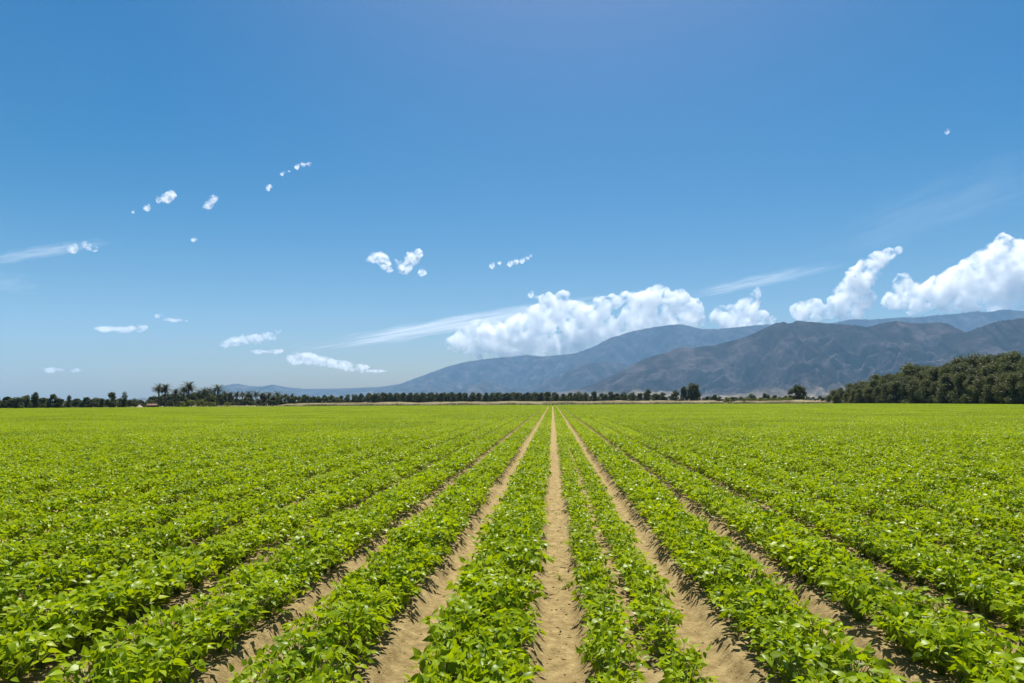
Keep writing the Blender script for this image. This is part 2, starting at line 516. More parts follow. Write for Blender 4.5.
for lab, pf, dn in [
    ("leftmost crumb of the low cloud chain above the big cumulus bank", [(493, 265, 2.4), (499, 262.5, 1.8)], True),
    ("middle crumb of the low cloud chain above the big cumulus bank", [(511, 263, 2.6), (516, 261.5, 2.2)], True),
    ("rightmost stretched crumb of the low cloud chain above the big cumulus bank", [(523, 260, 2.3), (527, 258, 1.9), (531, 255, 1.5)], True),
    ("crumb of cloud broken off just above the top of the big cumulus bank", [(532, 294, 2.6), (536, 297, 1.8)], True),
    ("bright heart shaped tuft of cloud, the bigger of two in the upper blue", [(168, 197, 4), (172, 194, 3.2), (160, 199, 2.4)], True),
    ("faint crumb of cloud below and left of the heart shaped tuft", [(148, 207, 2.4)], True),
    ("tiniest cloud crumb, farthest left of the heart shaped tuft", [(134, 211, 1.2)], True),
    ("small slanting tuft of cloud right of the heart shaped tuft", [(210, 204, 3.2), (214, 199, 3), (207, 206, 2)], True),
    ("lowest crumb of the highest slanting cloud line", [(270, 186, 1.9), (268, 189, 1.2)], True),
    ("middle crumb of the highest slanting cloud line", [(283, 173, 1.5), (286, 172, 1.3), (289, 171, 1.2)], True),
    ("topmost curved crumb of the highest slanting cloud line", [(298, 166, 2), (303, 164, 2.2), (309, 163, 1.8)], True),
    ("little pair of cloud lumps sitting on the end of the left streak", [(74, 248, 3.2), (87, 245, 3.2), (94, 248, 2.2)], True),
    ("flat white lens of cloud low on the left", [(110, 328, 12, 1.8), (125, 329, 15, 2.2), (136, 327, 9, 1.4)], True),
    ("ragged white cloud scrap above the flat drifting one left of the ridge", [(228, 343, 4.5, 3), (237, 341, 6, 3.6), (248, 338, 6, 3.6), (258, 338, 6.5, 3.6), (268, 336, 5, 3), (278, 331, 2.2)], False),
    ("short flat white cloud strip touching the longer drifting one", [(262, 350.5, 9, 1.4), (273, 351, 9, 2.0)], True),
    ("long flat based white cloud drifting low before the pale ridge", [(296, 357, 9, 4.5), (308, 358, 10, 5), (322, 361, 12, 4.6), (338, 364, 13, 4.0), (355, 367, 13, 3), (374, 370.5, 12, 1.5), (300, 362, 10, 2)], False),
    ("dim smudge of cloud close above the left treeline", [(54, 369, 6, 1.4), (75, 370, 4, 1.1)], False),
    ("row of faint crumbs right of the flat lens cloud", [(160, 315, 4, 1.2), (172, 319.5, 8, 1.6), (182, 320, 5, 1.4)], False),
    ("tiny lone fleck of cloud under the slanting tuft", [(195, 239, 2.4, 1.2)], True),
    ("tiny lone fleck of cloud in the clear blue at upper right", [(948, 131, 1.5, 1.8)], False)]:
    cloud(lab, pf, SCRAP, dn, 0.8)


def streak(label, x0, y0, x1, y1, half, dens, noise, dist=31000.0, depth=900.0, bend=0.0):
    """thin ice-cloud band: a long flattened body, tapered at its ends"""
    a = ray(x0, y0) * dist; b = ray(x1, y1) * dist
    c = (a + b) / 2 + Vector((0, 0, CAM_H)); ax = (b - a)
    M = mat_volume("ice_cloud", (0.985, 0.985, 0.99), dens, 0.5, noise)
    V, Fc = ico(4)
    o = obj("cloud_streak", mesh_np("cloud_streak", V, [Fc], M))
    X = ax.normalized(); Yv = Vector((0, 0, 1)).cross(X).normalized(); Z = X.cross(Yv)
    mm = Matrix((X * ax.length / 2, Yv * depth, Z * half * dist / F)).transposed().to_4x4(); mm.translation = c
    o.matrix_world = mm
    tag(o, label, "cloud")
    return o


streak("thin white streak of cloud reaching in from the left edge", -60, 268, 130, 238, 6.5, 0.0013, (2.4, 0.36, 0.66, (1, 1, 3.2), 0.12))
streak("long smooth veil of ice cloud running into the big cumulus bank", 255, 357, 660, 291, 11, 0.0036, (2.2, 0.34, 0.66, (0.9, 1, 3), -0.1))
streak("pale ice streak above the pass between the cumulus clouds", 655, 302, 870, 258, 8, 0.0013, (2.2, 0.36, 0.68, (1, 1, 3), 0.1))
streak("faint wide veil fanning up to the right edge above the cumulus", 780, 262, 1160, 130, 34, 0.00022, (1.8, 0.3, 0.8, (0.7, 1, 2.4), 0.0))
streak("faint smudged veil under the left streak", -70, 276, 60, 288, 12, 0.0005, (2.0, 0.3, 0.75, (1, 1, 2), 0.0))
# ------------------------------------------------------------------ the field: soil beds
BED = 1.0                                   # bed spacing; furrows at whole metres, the middle furrow at x = 0


def bed_z(x):
    """raised bed cross-section: trodden furrow at whole metres, flat bed between"""
    f = np.abs(x - np.round(x))              # 0 in a furrow, .5 on a bed
    t = np.clip((f - 0.10) / 0.13, 0, 1)
    return 0.09 * t * t * (3 - 2 * t)


def far_edge(x):
    return np.where(x < 55, 216.0, np.maximum(216.0 - (x - 55) * 0.52, 60))


SOIL = mat_rough("tilled_soil", [(0.22, (0.135, 0.092, 0.031)), (0.5, (0.27, 0.20, 0.084)), (0.74, (0.41, 0.31, 0.142))], 9.0, detail=10, bump=0.026, bscale=40.0)


def grid(xs, ys, zf, holes=None):
    X, Y = np.meshgrid(xs, ys)
    Z = zf(X, Y)
    V = np.stack([X.ravel(), Y.ravel(), Z.ravel()], 1)
    a, b = len(xs), len(ys)
    i = np.arange(b - 1)[:, None] * a + np.arange(a - 1)[None, :]
    FQ = np.stack([i, i + 1, i + a + 1, i + a], -1).reshape(-1, 4)
    if holes is not None:
        c = V[FQ].mean(1)
        FQ = FQ[~holes(c[:, 0], c[:, 1])]
    return V, FQ


NX, NY0, NY1 = 7.0, 1.0, 24.0
xs = np.arange(-NX, NX + 0.001, 0.035)
ys = NY0 + (NY1 - NY0) * np.linspace(0, 1, 620) ** 1.6


def soil_near(x, y):
    z = bed_z(x + 0.03 * gnoise(y * 0.9, np.round(x) * 3.1))
    fade = np.clip((NY1 - y) / 4, 0, 1) * np.clip((NX - np.abs(x)) / 0.6, 0, 1)
    c = fbm(x * 7, y * 7, 4, 0.6)
    lump = np.clip(gnoise(x * 13 + 4, y * 13), 0, 1) ** 1.2
    return z + fade * (0.012 * fbm(x * 2.2, y * 2.2, 3) + 0.009 * c + 0.022 * lump)


V, FQ = grid(xs, ys, soil_near)
near = mesh_np("field_soil", V, [FQ], SOIL, smooth=True)
k = np.arange(-190, 191)
xs = np.sort(np.concatenate([k - 0.23, k - 0.10, k + 0.10, k + 0.23, [-NX, NX]]))
xs = xs[(xs > -190) & (xs < 190)]
ys = np.concatenate([[-6.0], np.linspace(NY0, NY1, 24), np.linspace(30, 216, 32)])
V2, F2 = grid(xs, ys, lambda x, y: bed_z(x), lambda x, y: ((np.abs(x) < NX) & (y > NY0) & (y < NY1)) | (y > far_edge(x)))
Va, Fa = grid(np.arange(-NX, NX + 0.001, 0.035), NY0 + (NY1 - NY0) * np.linspace(0, 1, 620) ** 1.6, soil_near)
Vs, Fs = join([(Va, Fa), (V2, F2)])
bpy.data.meshes.remove(near)
tag(obj("field_soil", mesh_np("field_soil", Vs, [Fs], SOIL, smooth=True)), kind="structure")

# loose clods lying in the open furrows
r_ = np.random.default_rng(3)
cl = []
ICO1 = ico(1)
for q in range(2600):
    fx = r_.choice([-2, -1, 0, 0, 0, 1, 2]); x = fx + r_.normal(0, 0.12); y = 2.5 + 22 * r_.random() ** 1.7
    s = 0.004 + 0.011 * r_.random() ** 3
    v = ICO1[0] * s * r_.uniform(0.6, 1.25, (1, 3)) * (1 + 0.25 * r_.normal(size=(len(ICO1[0]), 1)))
    z = float(soil_near(np.array([x]), np.array([y]))[0])
    cl.append((v + np.array([x, y, z - s * 0.15]), ICO1[1]))
V, Fc = join(cl)
tag(obj("dirt_clods", mesh_np("dirt_clods", V, [Fc], SOIL)), kind="stuff")

# ------------------------------------------------------------------ crop plants
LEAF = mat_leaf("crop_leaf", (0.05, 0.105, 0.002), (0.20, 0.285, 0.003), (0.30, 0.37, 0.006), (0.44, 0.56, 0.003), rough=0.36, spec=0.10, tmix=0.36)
STEM = mat_rough("crop_stem", [(0.3, (0.10, 0.17, 0.03)), (0.7, (0.20, 0.26, 0.07))], 20.0, rough=0.6)

# one leaflet in its own frame: x along the midrib, y across, z up; folded and arched
_t = np.array([0.0, 0.22, 0.52, 0.80, 1.0])
_w = np.array([0.0, 0.36, 0.33, 0.15, 0.0])


def leaf_verts(L, Wd, arch, fold, twist):
    n = len(L)
    t = _t[None, :]; w = _w[None, :] * 1.0
    x = t * L[:, None]
    zc = -arch[:, None] * L[:, None] * t ** 2
    mid = np.stack([x, 0 * x, zc], -1)
    ys_ = w * (Wd / 0.36 * 0.5)[:, None]
    zs = zc + np.abs(ys_) * fold[:, None]
    tw = twist[:, None] * t * ys_
    lft = np.stack([x - 0.06 * L[:, None] * (w > 0), ys_, zs + tw], -1)
    rgt = np.stack([x - 0.06 * L[:, None] * (w > 0), -ys_, zs - tw], -1)
    return np.concatenate([mid, lft[:, 1:4], rgt[:, 1:4]], 1)        # 5 + 3 + 3 = 11 verts


LEAF_TRI = np.array([[0, 1, 5], [0, 8, 1], [3, 4, 7], [3, 10, 4]])
LEAF_QUAD = np.array([[1, 2, 6, 5], [2, 3, 7, 6], [1, 8, 9, 2], [2, 9, 10, 3]])


def rot_zyx(az, pit, roll):
    ca, sa, cp, sp, cr, sr = np.cos(az), np.sin(az), np.cos(pit), np.sin(pit), np.cos(roll), np.sin(roll)
    z = np.zeros_like(az)
    Rz = np.stack([np.stack([ca, -sa, z], -1), np.stack([sa, ca, z], -1), np.stack([z, z, z + 1], -1)], -2)
    Ry = np.stack([np.stack([cp, z, -sp], -1), np.stack([z, z + 1, z], -1), np.stack([sp, z, cp], -1)], -2)   # + pitch lifts the tip
    Rx = np.stack([np.stack([z + 1, z, z], -1), np.stack([z, cr, -sr], -1), np.stack([z, sr, cr], -1)], -2)
    return Rz @ Ry @ Rx


def plant_arrays(r_, nst, size=1.0, spread=0.20, tall=0.27):
    """leaf arrays (V, tri, quad, tone) and stem arrays of one bushy plant of three-leaflet leaves"""
    a0 = r_.uniform(0, 6.28)
    k = np.arange(nst)
    az = a0 + k * 2.4 + r_.normal(0, 0.35, nst)
    u = np.sqrt((k + 0.6) / nst)
    rad = spread * u * r_.uniform(0.75, 1.15, nst)
    low = r_.random(nst) < 0.28
    rad = np.where(low, rad * 0.6, rad)
    hz = tall * (1.0 - 0.30 * u ** 3) * np.where(low, r_.uniform(0.30, 0.75, nst), r_.uniform(0.80, 1.12, nst))
    tip = np.stack([np.cos(az) * rad, np.sin(az) * rad, hz], -1)
    P, A, PI_, RO, Ls = [], [], [], [], []
    for j in range(3):
        da = (0.0, 1.25, -1.25)[j]
        s = (1.0, 0.88, 0.88)[j]
        aa = az + da + r_.normal(0, 0.25, nst)
        off = 0.022 if j == 0 else 0.0
        P.append(tip + off * np.stack([np.cos(az), np.sin(az), 0 * az], -1))
        A.append(aa)
        PI_.append(r_.normal(0.08, 0.6, nst) - 0.35 * u ** 2 + 0.12)
        RO.append(r_.normal(0, 0.6, nst))
        Ls.append(s * (0.068 - 0.013 * (1 - u)) * r_.uniform(0.8, 1.18, nst) * size)
    P = np.concatenate(P); A = np.concatenate(A); PI_ = np.concatenate(PI_); RO = np.concatenate(RO); Ls = np.concatenate(Ls)
    n = len(P)
    lv = leaf_verts(Ls, Ls * r_.uniform(0.46, 0.62, n), r_.uniform(0.05, 0.42, n), r_.uniform(0.05, 0.45, n), r_.normal(0, 0.25, n))
    M = rot_zyx(A, PI_, RO)
    V = np.einsum("nij,nkj->nki", M, lv) + P[:, None, :]
    o = (np.arange(n) * 11)[:, None, None]
    tri = (LEAF_TRI[None] + o).reshape(-1, 3); quad = (LEAF_QUAD[None] + o).reshape(-1, 4)
    base_tone = np.clip(0.46 + 0.25 * r_.normal(size=n) - 0.30 * np.concatenate([hz < 0.6 * tall] * 3) + 0.12 * np.concatenate([1 - u] * 3), 0, 1)  # low leaves a darker, older green, which also paints shade into the bed sides
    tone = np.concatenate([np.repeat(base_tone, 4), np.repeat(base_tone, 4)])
    st = []
    for q in range(nst):
        m_ = tip[q] * np.array([0.45, 0.45, 0.62])
        st.append(tube([(tip[q][0] * .06, tip[q][1] * .06, 0.0), m_, tip[q]], [0.0035, 0.0025, 0.0014], 4))
    st.append(tube([(0, 0, -0.03), (0.004, 0, 0.06), (0, 0.004, tall * 0.62)], [0.006, 0.005, 0.003], 5))
    return V.reshape(-1, 3), tri, quad, tone, join(st)


VARS = 10
pv = []
for q in range(VARS):
    rr = np.random.default_rng(100 + q)
    pv.append(plant_arrays(rr, 42 + q % 6, size=rr.uniform(0.92, 1.1), spread=rr.uniform(0.155, 0.195), tall=rr.uniform(0.25, 0.31)))
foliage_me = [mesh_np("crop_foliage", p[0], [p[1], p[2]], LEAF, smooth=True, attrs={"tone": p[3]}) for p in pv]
stem_me = [mesh_np("crop_stem", p[4][0], [p[4][1]], STEM, smooth=True) for p in pv]

# every plant of the near field: two lines on each bed
rp = np.random.default_rng(21)
pts = []
for b in range(-36, 36):
    for ln in (-1, 1):
        y = -2.0 + rp.uniform(0, .2)
        while y < 32:
            half = 0.20 if b == 0 else 0.145
            sc = (1 + 0.16 * gnoise(np.array([b * 0.7]), np.array([y * 0.45]))[0]) * rp.uniform(0.84, 1.12) * (0.82 if b == 0 else 1.0)
            if rp.random() < 0.965:
                pts.append((b + 0.5 + ln * half + rp.normal(0, 0.025), y, b, ln, sc))
            y += 0.215 + rp.uniform(-0.045, 0.045)
pts = np.array(pts)
rot = rp.uniform(0, 2 * np.pi, len(pts)); var = rp.integers(0, VARS, len(pts))
pz = bed_z(pts[:, 0]) - 0.012
# which stand in the picture, nearest first
rel = np.stack([pts[:, 0], pts[:, 1], pz + 0.15 - CAM_H], 1)
dz = rel @ np.array(CF); ux = rel @ np.array(CR) / np.maximum(dz, .01) * F + cx; uy = -(rel @ np.array(CU)) / np.maximum(dz, .01) * F + cy
inside = (dz > 0.5) & (ux > -12) & (ux < W + 12) & (uy < H + 18)
order = np.argsort(np.where(inside, dz, 1e9))
chosen = order[:300]
WORD = {1: "first", 2: "second", 3: "third", 4: "fourth", 5: "fifth", 6: "sixth", 7: "seventh"}


def bed_label(b):
    side = "right" if b >= 0 else "left"
    k = b + 1 if b >= 0 else -b
    if b == 0: return "small leafy green crop plant in the gappy bed touching the middle furrow on its right"
    if b == -1: return "full leafy green crop plant in the bed touching the middle furrow on its left"
    return f"full leafy green crop plant, near end of the {WORD[k]} bed {side} of the middle furrow"


first = {}
for q in chosen:
    vi = int(var[q])
    rt = bpy.data.objects.new("crop_plant", None); COL.objects.link(rt)
    rt.empty_display_size = 0.1
    rt.location = (pts[q, 0], pts[q, 1], pz[q]); rt.rotation_euler = (0, 0, rot[q]); rt.scale = (pts[q, 4],) * 3
    b = int(pts[q, 2])
    tag(rt, bed_label(b), "plant", f"crop plants at the near end of the bed {abs(b + 1 if b >= 0 else b)} {'right' if b >= 0 else 'left'} of the middle furrow")
    if vi not in first:
        fo = obj("foliage", foliage_me[vi], rt); so = obj("stem", stem_me[vi], rt); first[vi] = (fo, so)
    else:
        for src in first[vi]:
            c = src.copy(); COL.objects.link(c); c.parent = rt

wv = plant_arrays(np.random.default_rng(77), 7, size=0.75, spread=0.09, tall=0.10)
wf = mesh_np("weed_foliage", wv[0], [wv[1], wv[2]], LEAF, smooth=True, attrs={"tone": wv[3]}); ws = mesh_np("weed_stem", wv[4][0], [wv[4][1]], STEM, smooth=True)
for wx, wy, wr, wsz, lb in [(0.10, 6.75, 0.4, 0.75, "little weed growing on the right side of the bare middle furrow"), (0.02, 7.05, 2.1, 0.55, "tiny weed in the centre of the bare middle furrow, behind the bigger one")]:
    rt = empty("weed", (wx, wy, float(soil_near(np.array([wx]), np.array([wy]))[0]) - 0.004), wr, wsz)
    tag(rt, lb, "weed")
    obj("foliage", wf, rt); obj("stem", ws, rt)

rest = np.setdiff1d(np.arange(len(pts)), chosen)
rest = rest[(pts[rest, 1] < 28) & (np.abs(pts[rest, 0] + 0.3) < pts[rest, 1] * 0.95 + 3.5)]


def instancer(name, P, idx, rz, sc, meshes, mat_):
    """one object of growth nobody would count: the given meshes set out on the points"""
    me = bpy.data.meshes.new(name + "_points")
    me.vertices.add(len(P)); me.vertices.foreach_set("co", np.asarray(P, dtype=np.float32).ravel())
    for nm, ty, a in (("pick", "INT", idx), ("turn", "FLOAT", rz), ("size", "FLOAT", sc)):
        at = me.attributes.new(nm, ty, "POINT"); at.data.foreach_set("value", np.asarray(a))
    o = obj(name, me)
    ng = bpy.data.node_groups.new(name, "GeometryNodeTree")
    ng.interface.new_socket("Geometry", in_out="INPUT", socket_type="NodeSocketGeometry")
    ng.interface.new_socket("Geometry", in_out="OUTPUT", socket_type="NodeSocketGeometry")
    N, L = ng.nodes, ng.links
    gi = N.new("NodeGroupInput"); go = N.new("NodeGroupOutput")
    src = bpy.data.collections.new(name + "_sources")
    g2i = N.new("GeometryNodeGeometryToInstance")
    for me_ in reversed(meshes):
        so = bpy.data.objects.new(me_.name + "_source", me_); src.objects.link(so)
        oi = N.new("GeometryNodeObjectInfo"); oi.inputs["Object"].default_value = so
        oi.inputs["As Instance"].default_value = False
        L.new(oi.outputs["Geometry"], g2i.inputs[0])
    iop = N.new("GeometryNodeInstanceOnPoints")
    L.new(gi.outputs[0], iop.inputs["Points"]); L.new(g2i.outputs[0], iop.inputs["Instance"])
    iop.inputs["Pick Instance"].default_value = True
    at = N.new("GeometryNodeInputNamedAttribute"); at.data_type = "INT"; at.inputs["Name"].default_value = "pick"
    L.new(at.outputs["Attribute"], iop.inputs["Instance Index"])
    ar = N.new("GeometryNodeInputNamedAttribute"); ar.data_type = "FLOAT"; ar.inputs["Name"].default_value = "turn"
    cb = N.new("ShaderNodeCombineXYZ"); L.new(ar.outputs["Attribute"], cb.inputs["Z"])
    L.new(cb.outputs[0], iop.inputs["Rotation"])
    as_ = N.new("GeometryNodeInputNamedAttribute"); as_.data_type = "FLOAT"; as_.inputs["Name"].default_value = "size"
    L.new(as_.outputs["Attribute"], iop.inputs["Scale"])
    L.new(iop.outputs[0], go.inputs[0])
    md = o.modifiers.new("spread", "NODES"); md.node_group = ng
    tag(o, kind="stuff")
    return o


P = np.stack([pts[rest, 0], pts[rest, 1], pz[rest]], 1)
instancer("crop_field_near_rows", P, var[rest], rot[rest], pts[rest, 4], foliage_me, LEAF)

# the rest of the field: blocks of four beds by four metres
TS = 4.0
tiles = []
for q in range(6):
    rr = np.random.default_rng(500 + q)
    Vs_, Ts_, Qs_, t1, t2, o = [], [], [], [], [], 0
    for b in range(4):
        for ln in (-1, 1):
            y = rr.uniform(0, .2)
            while y < TS:
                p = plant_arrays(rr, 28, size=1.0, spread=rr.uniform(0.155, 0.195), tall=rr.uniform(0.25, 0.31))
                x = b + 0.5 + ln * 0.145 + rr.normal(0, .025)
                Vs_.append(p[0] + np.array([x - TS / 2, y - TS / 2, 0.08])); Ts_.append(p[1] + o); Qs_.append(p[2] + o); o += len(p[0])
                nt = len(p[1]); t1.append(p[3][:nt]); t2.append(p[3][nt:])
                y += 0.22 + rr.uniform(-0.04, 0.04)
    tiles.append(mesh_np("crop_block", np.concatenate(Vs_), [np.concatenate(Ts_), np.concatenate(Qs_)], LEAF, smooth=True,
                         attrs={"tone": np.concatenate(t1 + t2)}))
TP = []
for iy in range(int((216 - 28) / TS)):
    yc = 28 + TS * iy + TS / 2
    lim = yc * 0.95 + 14
    for ix in range(-48, 48):
        xc = ix * TS + TS / 2
        if -lim < xc < lim * 0.92 and yc + 1 < far_edge(np.array(xc)):
            TP.append((xc, yc, 0.0))
# near rows stop where blocks begin; fill the wide flanks of the near field with blocks as well
TP = np.array(TP)
instancer("crop_field_far_rows", TP, rp.integers(0, len(tiles), len(TP)), np.where(rp.random(len(TP)) < 0.5, 0, np.pi), np.ones(len(TP)), tiles, LEAF)
print("near plants", len(rest), "blocks", len(TP))
# ------------------------------------------------------------------ beyond the field
def hump(name, x0, x1, y0, wid, h, m_, seed, kind="structure", y1=None, nx=220, ny=14):
    """long low bank of earth"""
    xs = np.linspace(x0, x1, nx); yy = np.linspace(y0, y0 if y1 is None else y1, nx)
    t = np.linspace(0, 1, ny)
    X = xs[:, None] + 0 * t[None]; Y = yy[:, None] + wid * t[None]
    e = np.clip(np.minimum(np.arange(nx), np.arange(nx)[::-1]) / 10.0, 0, 1)[:, None]
    prof = np.clip(np.sin(np.pi * t) * 1.5, 0, 1)[None]
    Z = -0.32 + e * prof * (h + 0.32) * (1 + 0.35 * fbm(X / 14 + seed, Y / 3 + seed, 4))
    i = np.arange(nx - 1)[:, None] * ny + np.arange(ny - 1)[None]
    FQ = np.stack([i, i + ny, i + ny + 1, i + 1], -1).reshape(-1, 4)
    return tag(obj(name, mesh_np(name, np.stack([X, Y, Z], -1).reshape(-1, 3), [FQ], m_, smooth=True)), kind=kind)


BANK = mat_rough("dry_bank_earth", [(0.3, (0.12, 0.10, 0.045)), (0.55, (0.20, 0.165, 0.085)), (0.75, (0.28, 0.23, 0.13))], 0.35, detail=9)
hump("dirt_bank", -100, 62, 231, 9, 1.25, BANK, 1.0)
hump("dirt_road", -235, -96, 224, 16, 0.5, BANK, 5.0)
hump("dirt_bank", 58, 112, 228, 7, 1.1, BANK, 9.0, y1=196)

FO = {}
for nm, a, b, c, t_ in [
    ("dark_tree_leaf", (0.018, 0.027, 0.009), (0.045, 0.060, 0.018), (0.11, 0.12, 0.04), (0.12, 0.15, 0.035)),
    ("grove_leaf", (0.026, 0.034, 0.011), (0.085, 0.098, 0.032), (0.16, 0.165, 0.06), (0.17, 0.19, 0.05)),
    ("shrub_leaf", (0.07, 0.09, 0.012), (0.13, 0.155, 0.022), (0.19, 0.21, 0.035), (0.26, 0.30, 0.03)),
    ("palm_frond", (0.018, 0.026, 0.010), (0.042, 0.052, 0.018), (0.09, 0.09, 0.035), (0.07, 0.09, 0.025)),
    ("dry_grass", (0.22, 0.17, 0.08), (0.32, 0.25, 0.13), (0.42, 0.34, 0.19), (0.25, 0.2, 0.1))]:
    FO[nm] = mat_leaf(nm, a, b, c, t_, rough=0.6, spec=0.25, tmix=0.28)
BARK = mat_rough("bark", [(0.3, (0.05, 0.038, 0.028)), (0.7, (0.13, 0.10, 0.075))], 2.0, stretch=(3, 3, 0.6))


def leafcards(P, size, r_, up=0.0):
    """small leaf-spray faces at the points (diamonds, turned at random)"""
    n = len(P)
    d = r_.normal(size=(n, 3)); d /= np.linalg.norm(d, axis=1)[:, None]
    d[:, 2] += up; d /= np.linalg.norm(d, axis=1)[:, None]
    e = np.cross(d, r_.normal(size=(n, 3))); e /= np.linalg.norm(e, axis=1)[:, None]
    s = size * r_.uniform(0.6, 1.3, n)[:, None]
    nrm = np.cross(d, e)
    V = np.stack([P - d * s, P - e * s * 0.42 + nrm * s * 0.12, P + d * s, P + e * s * 0.42 + nrm * s * 0.12], 1).reshape(-1, 3)
    return V, np.arange(n * 4).reshape(-1, 4)


def crown_pts(r_, clumps, per, rad, squash=1.0):
    P, tone = [], []
    for (c, s) in clumps:
        d = r_.normal(size=(per, 3)); d /= np.linalg.norm(d, axis=1)[:, None]
        q = d * (r_.random((per, 1)) ** 0.45) * s
        q[:, 2] *= squash
        P.append(q + c); tone.append(np.full(per, np.clip(0.5 + 0.22 * r_.normal(), 0, 1)) + 0.12 * r_.normal(size=per))
    return np.concatenate(P), np.clip(np.concatenate(tone), 0, 1)


def tree_round(seed, h, w, low, nclump, per, leaf, fmat, lean=0.0, top=1.0, cs=1.0):
    """(crown mesh, trunk mesh): uneven crown of leaf clumps on a forked, tapered trunk"""
    r_ = np.random.default_rng(seed)
    cl = []
    for q in range(nclump):
        z = r_.uniform(0, 1)
        env = np.sin(np.pi * np.clip(0.30 + 0.66 * z ** top, 0, 1)) ** 0.7
        an = r_.uniform(0, 6.283); rr = (r_.random() ** 0.55) * env * w * 0.42
        s = cs * h * 0.115 * r_.uniform(0.65, 1.4)
        zz = low * h + (h - low * h - s * 0.8) * z + s * 0.3
        cl.append((np.array([math.cos(an) * rr + lean * z * h, math.sin(an) * rr, zz]), s))
    P, tone = crown_pts(r_, cl, per, w)
    V, Fq = leafcards(P, leaf, r_, 0.1)
    parts = [tube([(0, 0, -0.6), (0.02 * h, 0.01 * h, 0.25 * h), (lean * h * 0.5, 0, 0.6 * h), (lean * h, 0, 0.85 * h)], [h * 0.035, h * 0.025, h * 0.014, h * 0.004], 7)]
    for q in range(6):
        c = cl[int(r_.integers(len(cl)))][0]
        z0 = r_.uniform(0.15, 0.5) * h
        parts.append(tube([(0.015 * h, 0, z0), (c[0] * 0.5, c[1] * 0.5, (z0 + c[2]) / 2 + 0.03 * h), tuple(c)], [h * 0.012, h * 0.008, h * 0.003], 5))
    VT, FT = join(parts)
    return (mesh_np("tree_crown", V, [Fq], fmat, attrs={"tone": tone}), mesh_np("tree_trunk", VT, [FT], BARK, smooth=True))


def palm_mesh(seed, h, fl=2.3, nf=70):
    """date palm: ringed tapered trunk, arching feathered fronds and a skirt of dead ones"""
    r_ = np.random.default_rng(seed)
    V, Fq, tone, o = [], [], [], 0
    for q in range(nf):
        az = r_.uniform(0, 6.283); el = R(r_.uniform(-50, 80)); L_ = fl * r_.uniform(0.8, 1.1)
        pr = None; tn = np.clip(0.5 + 0.25 * r_.normal(), 0, 1) * (0.6 if el < -0.3 else 1)
        p = np.array([0, 0, h]); d = np.array([math.cos(az) * math.cos(el), math.sin(az) * math.cos(el), math.sin(el)])
        pts_ = [p]
        for st in range(6):
            d = d + np.array([0, 0, -0.17]); d /= np.linalg.norm(d); p = p + d * L_ / 6; pts_.append(p)
        side = np.array([-math.sin(az), math.cos(az), 0])
        for st in range(1, 7):
            a, b = pts_[st - 1], pts_[st]
            wd = 0.52 * (1 - 0.11 * st)
            for sg in (-1, 1):
                for kk in (0.0, 0.33, 0.66):
                    s0 = a + (b - a) * kk; s1 = a + (b - a) * (kk + 0.30)
                    tipp = s1 + (b - a) * 0.45 + side * sg * wd + np.array([0, 0, -0.14])
                    V += [s0, s1, tipp]; Fq.append((o, o + 1, o + 2)); tone.append(tn); o += 3
    crown = mesh_np("palm_crown", np.array(V), [np.array(Fq)], FO["palm_frond"], attrs={"tone": tone})
    P = [(0, 0, -0.6)] + [(0.02 * z, 0.01 * z, z) for z in np.linspace(0.2, h, 9)]
    rr = [0.24] + [0.20 + 0.02 * (i % 2) for i in range(9)]
    VT, FT = tube(P, rr, 8)
    return crown, mesh_np("palm_trunk", VT, [FT], BARK, smooth=True)


PROTO = {}


def plant_tree(kind, name, label, cat, px, top, dist, base_h, group=None, wide=1.0, foot=0.0):
    """stand a tree of a prepared kind in the direction of column px, scaled so that its top reaches row top"""
    x, y = spot(px, dist)
    hgt = height_at(px, top, dist) - foot
    s = hgt / base_h
    rt = bpy.data.objects.new(name, None); COL.objects.link(rt)
    rt.location = (x, y, foot); rt.rotation_euler = (0, 0, random.uniform(0, 6.283)); rt.scale = (s * wide, s * wide, s)
    tag(rt, label, cat, group)
    if kind not in PROTO or not isinstance(PROTO[kind][0], bpy.types.Object):
        cr, tr = PROTO[kind]
        PROTO[kind] = (obj("crown", cr, rt), obj("trunk", tr, rt))
    else:
        for src in PROTO[kind]:
            c = src.copy(); COL.objects.link(c); c.parent = rt
    return rt


for q in range(6):
    PROTO["round%d" % q] = tree_round(40 + q, 6.0, 6.2, 0.04, 34, 62, 0.30, FO["dark_tree_leaf"], top=0.8)
    PROTO["grove%d" % q] = tree_round(60 + q, 12.0, 9.0, 0.0, 48, 150, 0.31, FO["grove_leaf"], lean=0.02 * (q - 2), top=0.7, cs=1.2)
for q in range(3):
    PROTO["palm%d" % q] = palm_mesh(80 + q, 8.0, 2.3 + 0.2 * q)
    PROTO["shrub%d" % q] = tree_round(90 + q, 3.0, 4.6, 0.0, 24, 50, 0.20, FO["shrub_leaf"], top=1.2)
    PROTO["tall%d" % q] = tree_round(95 + q, 9.0, 4.2, 0.02, 40, 70, 0.34, FO["dark_tree_leaf"], top=0.9)
    PROTO["spire%d" % q] = tree_round(110 + q, 8.0, 2.2, 0.04, 26, 60, 0.28, FO["dark_tree_leaf"], top=1.2)

rt_ = np.random.default_rng(8)
R_ = lambda a, b: float(rt_.uniform(a, b))

